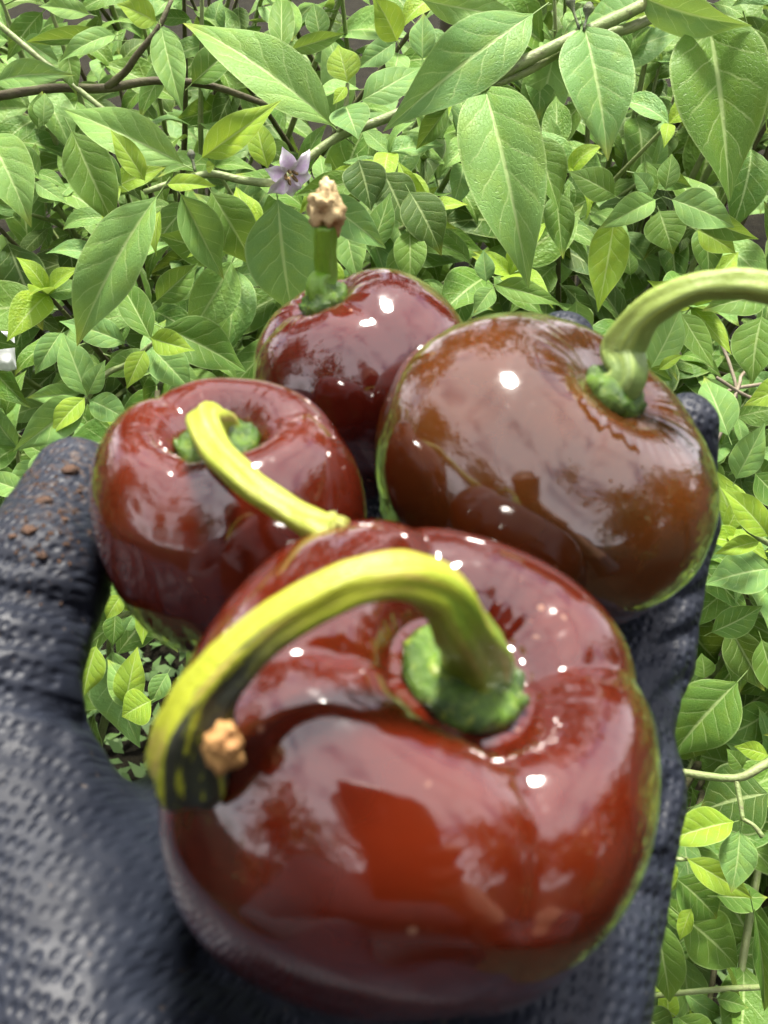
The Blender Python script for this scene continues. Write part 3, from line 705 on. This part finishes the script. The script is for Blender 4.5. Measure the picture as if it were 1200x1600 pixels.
def calyx_mesh(R, rad, zc, seed, teeth=6):
    """bumpy green cap lying in the pit, with short pointed teeth"""
    rs = random.Random(seed); seg = 72; nr = 12; V, F = [(0, 0, zc + .0028)], []
    tp = [rs.uniform(-.6, .6) for _ in range(teeth)]
    for i in range(1, nr + 1):
        t = i / nr
        for k in range(seg):
            th = 2 * math.pi * k / seg; q = th / (2 * math.pi) * teeth; j = int(q) % teeth; s = abs((q % 1) - .5 + tp[j] * .3) * 2
            edge = 1 + .07 * max(0, 1 - s * 4.5) * (t > .9) + .03 * mnoise.noise(Vector((math.cos(th) * 1.5, math.sin(th) * 1.5, seed)))
            r = rad * t * edge
            z = zc + .0012 * (1 - t ** 4) + .0040 * math.exp(-(t / .42) ** 2) + .0010 * mnoise.noise(Vector((r * math.cos(th) * 330, r * math.sin(th) * 330, seed))) * (.4 + t) + (.0012 * max(0, 1 - s * 4.5) if t > .9 else 0)
            if i == nr: z -= .0012
            V.append((r * math.cos(th), r * math.sin(th), z))
    for k in range(seg): F.append((0, 1 + k, 1 + (k + 1) % seg))
    F += [(1 + (i - 1) * seg + k, 1 + i * seg + k, 1 + i * seg + (k + 1) % seg, 1 + (i - 1) * seg + (k + 1) % seg) for i in range(1, nr) for k in range(seg)]
    # underside rim
    b = len(V)
    for k in range(seg):
        v = V[1 + (nr - 1) * seg + k]; V.append((v[0] * .8, v[1] * .8, v[2] - .003))
    F += [(1 + (nr - 1) * seg + k, b + k, b + (k + 1) % seg, 1 + (nr - 1) * seg + (k + 1) % seg) for k in range(seg)]
    return V, F

def stalk_mat(name, ca, cb, cc, rot=None, vtop=.25, vdark=.5):
    g = N(name); uv = g.n('UVMap'); sx = g.n('SeparateXYZ'); g.put(sx.inputs[0], uv.outputs[0]); u, v = sx.outputs[0], sx.outputs[1]
    ob = g.n('TexCoord').outputs['Object']
    cx = g.n('CombineXYZ'); g.put(cx.inputs[0], g.math('MULTIPLY', u, 2.2)); g.put(cx.inputs[1], g.math('SINE', g.math('MULTIPLY', v, 6.2832))); g.put(cx.inputs[2], g.math('COSINE', g.math('MULTIPLY', v, 6.2832)))
    nz = g.noise(cx.outputs[0], 2.6, 5., .65)
    col = g.mix(g.step(g.math('ADD', u, g.math('MULTIPLY', g.math('SUBTRACT', nz, .5), .9)), .08, .42), ca, cb)
    col = g.mix(g.step(nz, .52, .66, 0., .85), col, cc)
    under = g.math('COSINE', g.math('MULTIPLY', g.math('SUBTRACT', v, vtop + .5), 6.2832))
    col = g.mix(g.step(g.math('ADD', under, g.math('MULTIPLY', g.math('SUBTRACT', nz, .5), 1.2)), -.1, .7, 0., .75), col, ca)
    if rot:
        lo, hi = rot; v0 = vdark
        side = g.math('COSINE', g.math('MULTIPLY', g.math('SUBTRACT', v, v0), 6.2832))
        k = g.math('ADD', g.math('ADD', side, g.math('MULTIPLY', g.math('SUBTRACT', g.noise(cx.outputs[0], 4.0, 5., .65), .5), 5.0)), 0.)
        k = g.math('MULTIPLY', g.step(k, .0, .35), g.step(u, lo, hi))
        col = g.mix(g.math('MULTIPLY', k, .95), col, (.016, .018, .020))
    nb = g.bump(g.math('ADD', g.noise(cx.outputs[0], 9., 4., .6), g.noise(ob, 900., 2.)), .35, .0008)
    return g.done(g.bsdf(Base_Color=col, Roughness=.42, Normal=nb, Specular_IOR_Level=.45, Subsurface_Weight=.08, Subsurface_Radius=(.002, .002, .0005), Subsurface_Scale=1.))
M['calyx'] = stem_mat('calyx_green', (.022, .060, .006), (.085, .165, .012), (.24, .30, .03), rough=.25, scale=240)
M['cork'] = plain('cork', (.50, .28, .09), .75, (.34, .17, .06), 220, .0006)
M['tan'] = plain('dried_tip', (.46, .36, .18), .7, (.24, .15, .06), 300, .0008)

def pepper(label, c, R, H, axis, spin, mat, seed, lobes, amp, cal, stem, smat, pit=1.0):
    """stem: list of (px, py, depth cm, radius cm)"""
    c = Vector(c); root = tag(empty('brown_pepper', c), label, 'pepper', 'brown peppers in the gloved hand')
    Rm = basis(axis, spin).to_4x4()
    V, F = pepper_body(R, H, lobes, amp, seed, pit, .022 if seed == 1 else 0.)
    o = link('body', mesh('body', V, F, mat)); o.parent = root; o.matrix_local = Rm
    zp = H * ((.925 - .222 * pit) if pit > .7 else .895) + .0014
    V, F = calyx_mesh(R, cal, zp, seed)
    k = link('calyx', mesh('calyx', V, F, M['calyx'])); k.parent = root; k.matrix_local = Rm
    b0 = c + axis * zp; pts = [b0 - axis * .002, b0 + axis * .003]; rad = [stem[0] * 1.7, stem[0] * 1.15]
    for px, py, d, r in stem[1]: pts.append(at(px, py, d * .01)); rad.append(r * .01)
    V, F, U = tube(pts, rad, 28, 8, rib=.10, nrib=5, noise_amp=.10)
    A_ = np.array(V).reshape(-1, 28, 3); rd = A_ - A_.mean(1, keepdims=True); rd /= np.linalg.norm(rd, axis=2, keepdims=True)
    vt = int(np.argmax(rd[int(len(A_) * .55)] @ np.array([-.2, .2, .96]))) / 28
    vd = int(np.argmax(rd[int(len(A_) * .85)] @ np.array([.75, -.45, .3]))) / 28
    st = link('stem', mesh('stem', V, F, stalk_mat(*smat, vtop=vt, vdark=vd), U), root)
    return root, st
def blob(name, p, r, sq, mat, parent, seed=0, rough=.18, n=20):
    V, F = [], []
    for i in range(n + 1):
        ph = math.pi * i / n
        for k in range(n * 2):
            th = math.pi * k / n; d = Vector((math.sin(ph) * math.cos(th), math.sin(ph) * math.sin(th), math.cos(ph)))
            s = 1 + rough * mnoise.noise(d * 1.8 + Vector((seed, 0, 0))) + rough * .5 * mnoise.noise(d * 4.5 + Vector((seed, 3, 0)))
            V.append((d.x * r * sq[0] * s + p[0], d.y * r * sq[1] * s + p[1], d.z * r * sq[2] * s + p[2]))
    w = n * 2
    F = [(i * w + k, (i + 1) * w + k, (i + 1) * w + (k + 1) % w, i * w + (k + 1) % w) for i in range(n) for k in range(w)]
    return link(name, mesh(name, V, F, mat), parent)

cA = at(634, 1190, .1410); cB = at(362, 818, .179); cC = at(850, 739, .190); cD = at(572, 600, .236)
pA = pepper_mat('pepper_red_brown', (.052, .0056, .0022), (.105, .0118, .0030), (.072, .0135, .0038), .8)
pB = pepper_mat('pepper_dark_brown', (.066, .0080, .0032), (.130, .0170, .0045), (.092, .022, .006), .75)
pC = pepper_mat('pepper_olive_brown', (.046, .0145, .0034), (.084, .0225, .0042), (.066, .028, .005), .85)
pD = pepper_mat('pepper_wine_brown', (.055, .006, .0035), (.105, .012, .0045), (.065, .014, .005), .6)
rA, sA = pepper('largest red-brown pepper at the front with a long yellow stem bent over it', cA, .0361, .0285, axis_to(cA, .0216, 730, 1048), 1.9, pA, 1, 4, .14, .0090,
       (.0040, [(722, 980, 11.4, .33), (690, 926, 10.95, .30), (630, 903, 10.65, .27), (550, 914, 10.45, .25), (460, 958, 10.35, .25), (382, 1020, 10.35, .27), (326, 1085, 10.45, .33), (304, 1145, 10.65, .43), (300, 1190, 10.9, .47), (302, 1215, 11.1, .44)]),
       ('stem_yellow', (.12, .20, .015), (.30, .33, .022), (.36, .24, .075), (.50, .66)))
blob('stem_scar', at(346, 1168, .1030), .0025, (.9, .8, 1.2), M['cork'], sA, 3, .4)
rB, sB = pepper('pepper beside the thumb with a straight pale stem lying across it', cB, .0250, .0242, axis_to(cB, .0195, 338, 678), 1.2, pB, 4, 3, .13, .0074,
       (.0030, [(318, 662, 15.5, .26), (338, 706, 14.9, .24), (398, 762, 14.4, .22), (455, 800, 14.2, .21), (495, 822, 14.05, .24), (518, 832, 14.0, .28)]),
       ('stem_pale', (.26, .31, .025), (.30, .35, .04), (.42, .36, .11)))
rC, sC = pepper('broad olive-brown pepper by the fingertips with a green stem arching out of the frame', cC, .0336, .0250, axis_to(cC, .0250, 972, 598), 2.6, pC, 9, 3, .035, .0062,
       (.0027, [(974, 548, 17.6, .40), (1006, 492, 17.1, .30), (1075, 452, 16.7, .26), (1150, 443, 16.5, .26), (1225, 455, 16.4, .29), (1275, 478, 16.5, .34)]),
       ('stem_green', (.13, .20, .05), (.24, .32, .06), (.26, .33, .09)), pit=.55)
rD, sD = pepper('wine-brown pepper at the back with a short upright stem and dried tip', cD, .0270, .0255, axis_to(cD, .0216, 512, 480), .2, pD, 13, 3, .09, .0060,
       (.0024, [(508, 432, 22.5, .28), (507, 388, 22.1, .26), (508, 352, 21.8, .27)]),
       ('stem_bright_green', (.09, .20, .012), (.13, .26, .015), (.07, .13, .012)), pit=.6)
blob('stem_tip', at(509, 330, .2170), .0042, (.85, .85, 1.15), M['tan'], sD, 7, .5)
blob('stem_scar', at(513, 303, .2160), .0026, (.8, .8, 1.35), plain('pale_scar', (.62, .50, .27), .7, (.5, .36, .16), 260), sD, 9, .3)
blob('stem_flare', at(524, 833, .1398), .0031, (.7, .9, .9), stem_mat('flare', (.36, .38, .06), (.30, .32, .08), scale=300), sB, 5, .4)

# ------------------------------------------------------------------ the person: a gloved left hand, and the rest behind the camera
def build_glove():
    f = Field((-10, -7, -20.5), (9, 25, -8.6), .10)
    palm = f.new()
    for a, b, ra, rb, k in [
        ((-2.6, 1.5, -17.0), (-3.3, 12.6, -16.9), 2.0, 1.35, 1.5), ((-1.8, 1.5, -17.2), (-.8, 13.6, -17.3), 2.0, 1.35, 1.5),
        ((-1.0, 1.5, -17.2), (1.7, 13.4, -17.1), 2.0, 1.3, 1.5), ((0.5, 2.5, -16.6), (4.15, 11.4, -16.0), 2.0, 1.65, 1.5),
        ((-3.2, 3.6, -16.0), (-6.3, 9.4, -14.0), 2.1, 1.6, 1.6), ((-4.6, 8.6, -15.2), (-3.4, 11.2, -16.4), 1.4, 1.2, 1.4),
        ((-1.9, 3.0, -17.0), (-4.2, -5.5, -17.8), 2.5, 2.7, 1.6)]:
        f.cone(palm, a, b, ra, rb, k)
    fing = f.new()
    def chain(pts, rad):
        g = f.new()
        for i in range(len(pts) - 1): f.cone(g, pts[i], pts[i + 1], rad[i], rad[i + 1], .35)
        return g
    th = chain([(-6.3, 9.4, -14.0), (-6.9, 11.2, -12.9), (-6.6, 13.6, -12.2), (-6.5, 16.4, -12.0)], [1.6, 1.45, 1.3, .95])
    ix = chain([(-3.3, 12.6, -16.9), (-1.3, 17.0, -17.0), (-.4, 19.6, -16.6), (.1, 21.4, -15.9)], [1.25, 1.1, 1.0, .85])
    md = chain([(-.8, 13.6, -17.3), (1.1, 18.6, -17.4), (2.0, 21.5, -16.8), (2.4, 23.4, -15.7)], [1.25, 1.1, 1.0, .85])
    rg = chain([(1.7, 13.4, -17.1), (3.7, 18.2, -17.0), (4.5, 20.9, -15.2), (4.55, 21.9, -11.7)], [1.2, 1.08, 1.0, .85])
    lt = chain([(4.2, 11.6, -16.0), (5.8, 15.0, -15.8), (6.7, 17.2, -13.8), (6.6, 17.7, -11.4)], [1.2, 1.05, .90, .68])
    for g in (th, ix, md, rg, lt): fing = smin(fing, g, .18)
    F = smin(palm, fing, .9)
    # folds of the rubber over the joints
    def surf(px, py):
        o = np.zeros(3); d = np.array(at(px, py, 1.)) - np.array([0, 0, CAMZ])
        for t in np.arange(9, 26, .08):
            p = o + d * t; i = np.round((p - f.lo) / f.h).astype(int)
            if np.all(i >= 0) and np.all(i < f.n) and F0[tuple(i)] < 0: return tuple(p)
        return None
    F0 = F.copy()
    for pts, dep, wid in (([(-70, 915), (-20, 926), (40, 930), (90, 945), (130, 965), (165, 990)], .34, .20), ([(-70, 1070), (0, 1084), (55, 1094), (100, 1112), (140, 1134)], .34, .20),
                          ([(-60, 985), (0, 1000), (70, 1004)], .12, .16), ([(-60, 1040), (20, 1046), (80, 1060)], .14, .15), ([(-60, 1120), (20, 1135), (90, 1150), (170, 1160)], .16, .2),
                          ([(-60, 1170), (20, 1172), (80, 1185)], .10, .2), ([(-60, 860), (20, 880), (80, 884)], .08, .15),
                          ([(1052, 1215), (1030, 1270), (1000, 1320)], .28, .2), ([(1042, 1350), (1010, 1335), (985, 1345)], .34, .2), ([(1036, 1400), (1000, 1395), (960, 1420)], .2, .2),
                          ([(1085, 985), (1050, 1000), (1010, 1030)], .2, .16), ([(1075, 1060), (1045, 1080), (1020, 1110)], .2, .16), ([(1100, 920), (1070, 935), (1040, 960)], .16, .15),
                          ([(1065, 1140), (1045, 1160), (1030, 1190)], .2, .16), ([(200, 1560), (330, 1500), (420, 1560)], .10, .3)):
        q = [surf(*p) for p in pts]; q = [p for p in q if p]
        if len(q) > 1: f.groove(F, q, dep, wid)
    V, Q = nets(f, F)
    out = np.empty_like(V)
    me0 = mesh('tmp', V, Q); nr = np.empty(len(V) * 3, np.float32); me0.vertices.foreach_get('normal', nr); nr = nr.reshape(-1, 3); bpy.data.meshes.remove(me0)
    for i, (p, q) in enumerate(zip(V, nr)):
        P = Vector(p)
        d = .03 * mnoise.noise(P * .9) + .03 * mnoise.noise(Vector((p[0] * 1.2 + p[1] * .4, p[1] * 3.2, p[2] * 2.2)))
        out[i] = p + q * d
    W_ = out * .01; W_[:, 2] += CAMZ
    return W_, Q
person = tag(empty('person', (0, -.34, 0)), 'left hand in a black dimpled rubber glove, palm up under the four peppers', 'person')
V, Q = build_glove()
GLOVE = link('glove', mesh('glove', V, Q, glove_mat()), person)

# ---- the rest of the person, behind the camera (their dark shape shows in the gloss of the peppers)
def build_person():
    f = Field((-36, -58, -137), (36, 6, 36), .8); F = f.new()
    R3 = lambda x, y, z: (x, y * SP - z * CP, y * CP + z * SP)            # camera axes (right, up, back) -> place
    for a, b, ra, rb, k in [
        ((0, -25, 20), (0, -23.5, 13), 9.4, 7.4, 2.5), ((0, -15.0, 16.2), (0, -14.6, 15), 1.5, 1.5, 1.5), ((0, -28, 12), (0, -31, -4), 5.6, 6.4, 3),
        ((-14, -33, -8), (14, -33, -8), 7.5, 7.5, 5), ((-8, -33, -16), (8, -33, -16), 12, 12, 6), ((-7, -33, -34), (7, -33, -34), 11.5, 11.5, 7),
        ((-8, -33, -50), (8, -33, -50), 12, 12, 7), ((-9, -33, -56), (-10, -32, -92), 9, 6.4, 3), ((9, -33, -56), (10, -32, -92), 9, 6.4, 3),
        ((-10, -32, -92), (-11, -35, -128), 6.4, 4.4, 3), ((10, -32, -92), (11, -35, -128), 6.4, 4.4, 3),
        ((-11, -37, -130), (-12, -18, -131.5), 4.6, 4.0, 3), ((11, -37, -130), (12, -18, -131.5), 4.6, 4.0, 3),
        ((-18, -33, -9), (-25, -19, -33), 6.0, 4.9, 4), ((-25, -19, -33), (-5.2, -7.5, -18.6), 4.9, 3.3, 2),
        ((18, -33, -9), (23, -15, -27), 6.0, 4.8, 4), ((23, -15, -27), R3(7.5, -13, 4.5), 4.8, 3.0, 2)]:
        f.cone(F, a, b, ra, rb, k)
    for a, b, ra, rb in [((7.2, -13, 4.2), (5.2, -6.5, 3.2), 2.8, 2.3), ((5.6, -10.5, 4), (4.2, -5.5, 2.6), 1.5, 1.2), ((4.2, -5.5, 2.6), (1.5, -4.2, 3.0), 1.2, 1.0),
                         ((6.2, -6.5, 2.6), (6.4, -4.6, 0.4), 1.0, .95), ((6.4, -4.6, .4), (4.5, -4.6, .2), .95, .85), ((6.6, -9, 2.6), (6.6, -8, 0.3), 1.0, .95), ((6.6, -8, .3), (4.6, -8, .2), .95, .85),
                         ((6.7, -11.5, 2.6), (6.6, -11, 0.3), 1.0, .95), ((6.6, -11, .3), (4.8, -11, .2), .95, .8)]:
        f.cone(F, R3(*a), R3(*b), ra, rb, .5)
    V, Q = nets(f, F); V = V * .01; V[:, 2] += CAMZ
    o = link('body', mesh('body', V, Q), person); me = o.data
    for m_ in (plain('skin', (.42, .25, .17), .55), plain('jacket_cloth', (.035, .04, .05), .85), plain('trouser_cloth', (.05, .055, .075), .9), plain('hair', (.02, .015, .012), .6), plain('boot_rubber', (.02, .02, .02), .6)): me.materials.append(m_)
    c = V[Q].mean(1); rel = c.copy(); rel[:, 2] -= CAMZ
    mi = np.ones(len(Q), np.int32)
    mi[rel[:, 2] < -.50] = 2; mi[rel[:, 2] < -1.25] = 4
    head = (rel[:, 2] > .02) & (np.abs(rel[:, 0]) < .11) & (rel[:, 1] < -.12); mi[head] = 0
    mi[head & ((rel[:, 2] > .20) | (rel[:, 1] < -.26))] = 3
    hand = (rel[:, 2] > -.17) & (rel[:, 1] > -.13) & (rel[:, 0] > 0); mi[hand] = 0
    me.polygons.foreach_set('material_index', mi)
build_person()
def rbox(sx, sy, sz, r, n=5):
    V, F = [], []; ring = []
    for cx, cy, a0 in ((sx - r, sy - r, 0), (-sx + r, sy - r, 90), (-sx + r, -sy + r, 180), (sx - r, -sy + r, 270)):
        for i in range(n + 1):
            a = math.radians(a0 + 90 * i / n); ring.append((cx + r * math.cos(a), cy + r * math.sin(a), math.cos(a), math.sin(a)))
    m = len(ring); e = min(r, sz) * .35
    for z, ins in ((-sz, e), (-sz + e, 0), (sz - e, 0), (sz, e)):
        for x, y, nx, ny in ring: V.append((x - nx * ins, y - ny * ins, z))
    F = [(j * m + i, j * m + (i + 1) % m, (j + 1) * m + (i + 1) % m, (j + 1) * m + i) for j in range(3) for i in range(m)]
    F += [tuple(range(m - 1, -1, -1)), tuple(3 * m + i for i in range(m))]
    return V, F
CM = Matrix.Translation((0, 0, CAMZ)) @ Matrix.Rotation(math.pi / 2 - PITCH, 4, 'X')
ph = tag(empty('phone', CM @ Vector((.02, -.06, .012))), 'black phone held by the photographer, seen only as a dark reflection in the peppers', 'phone')
ph.rotation_euler = CM.to_euler()
for nm, sz, off, r, m_ in (('case', (.038, .080, .004), (0, 0, 0), .009, plain('phone_case', (.015, .015, .018), .3)),
                           ('screen', (.0355, .0775, .0004), (0, 0, .0046), .007, plain('phone_screen', (.01, .01, .012), .08)),
                           ('camera_bump', (.010, .018, .0008), (-.020, .055, -.0049), .004, plain('phone_lens_plate', (.02, .02, .022), .2))):
    V, F = rbox(*sz, r); o = link(nm, mesh(nm, V, F, m_, smooth=False)); o.parent = ph; o.location = off

# ---- crumbs of soil on the thumb
M['soilc'] = plain('soil_crumb', (.085, .045, .026), .9, (.03, .017, .011), 700, .0006)
dg_ = bpy.context.evaluated_depsgraph_get(); dg_.update()
for px, py, r, lab in ((68, 783, .0019, 'largest dark brown soil crumb on the gloved thumb'), (45, 828, .0018, 'tan flat soil crumb low on the outer edge of the thumb'),
                       (108, 735, .0022, 'pale soil smear crumb near the tip of the gloved thumb'), (20, 838, .0010, 'small tan soil crumb at the very edge of the thumb'),
                       (100, 812, .0009, 'tiny dark soil crumb in the middle of the thumb'), (64, 868, .0013, 'brown soil crumb nearest the thumb crease'),
                       (122, 768, .0009, 'tiny soil crumb between thumb tip and pepper')):
    o_ = Vector((0, 0, CAMZ)); d_ = (at(px, py, 1.) - o_).normalized()
    ok, loc, nn, _ = GLOVE.ray_cast(GLOVE.matrix_world.inverted() @ o_, d_)
    if ok:
        w_ = GLOVE.matrix_world @ loc
        tag(blob('soil_crumb', w_, r * .75, (1.15, .9, .45), M['soilc'], None, px, .7, 7), lab, 'soil crumb', 'soil crumbs on the thumb')
    else: print('crumb misses', px, py)
VV, FF = [], []; rs_ = random.Random(5)
for _ in range(150):
    px, py = rs_.gauss(70, 40), rs_.gauss(790, 55); d_ = (at(px, py, 1.) - Vector((0, 0, CAMZ))).normalized()
    ok, loc, nn, _ = GLOVE.ray_cast(GLOVE.matrix_world.inverted() @ Vector((0, 0, CAMZ)), d_)
    if not ok: continue
    p = GLOVE.matrix_world @ loc; r = rs_.uniform(.00015, .00055); i = len(VV)
    VV += [p + Vector((r, 0, 0)), p + Vector((-r * .8, r * .3, 0)), p + Vector((0, r, .2 * r)), p + Vector((0, -r, 0)), p + Vector((0, .2 * r, r)), p - Vector((0, 0, r))]
    FF += [tuple(i + k for k in t) for t in ((0, 2, 4), (2, 1, 4), (1, 3, 4), (3, 0, 4), (2, 0, 5), (1, 2, 5), (3, 1, 5), (0, 3, 5))]
tag(link('soil_grains', mesh('soil_grains', VV, FF, M['soilc'], smooth=False)), 'fine grains of soil scattered over the thumb of the glove', 'soil', kind='stuff')

# ---- a scrap of white plastic sheet between the leaves
def sheet():
    V, F = [], []; n = 14; c = at(4, 548, .66)
    for j in range(n + 1):
        for i in range(n + 1):
            a, b = i / n - .5, j / n - .5
            V.append(c + Vector((a * .018, b * .014, b * .022 + .002 * mnoise.noise(Vector((a * 3, b * 3, 1))))) + NRM * (.004 * mnoise.noise(Vector((a * 3, b * 3, 9)))))
    F = [(j * (n + 1) + i, j * (n + 1) + i + 1, (j + 1) * (n + 1) + i + 1, (j + 1) * (n + 1) + i) for j in range(n) for i in range(n)]
    o = link('plastic_sheet', mesh('plastic_sheet', V, F, plain('white_plastic', (.78, .80, .80), .35, (.7, .72, .73), 30)))
    o.modifiers.new('thick', 'SOLIDIFY').thickness = .0006
    tag(o, 'scrap of white plastic sheet caught between leaves above the thumb', 'plastic sheet')
sheet()
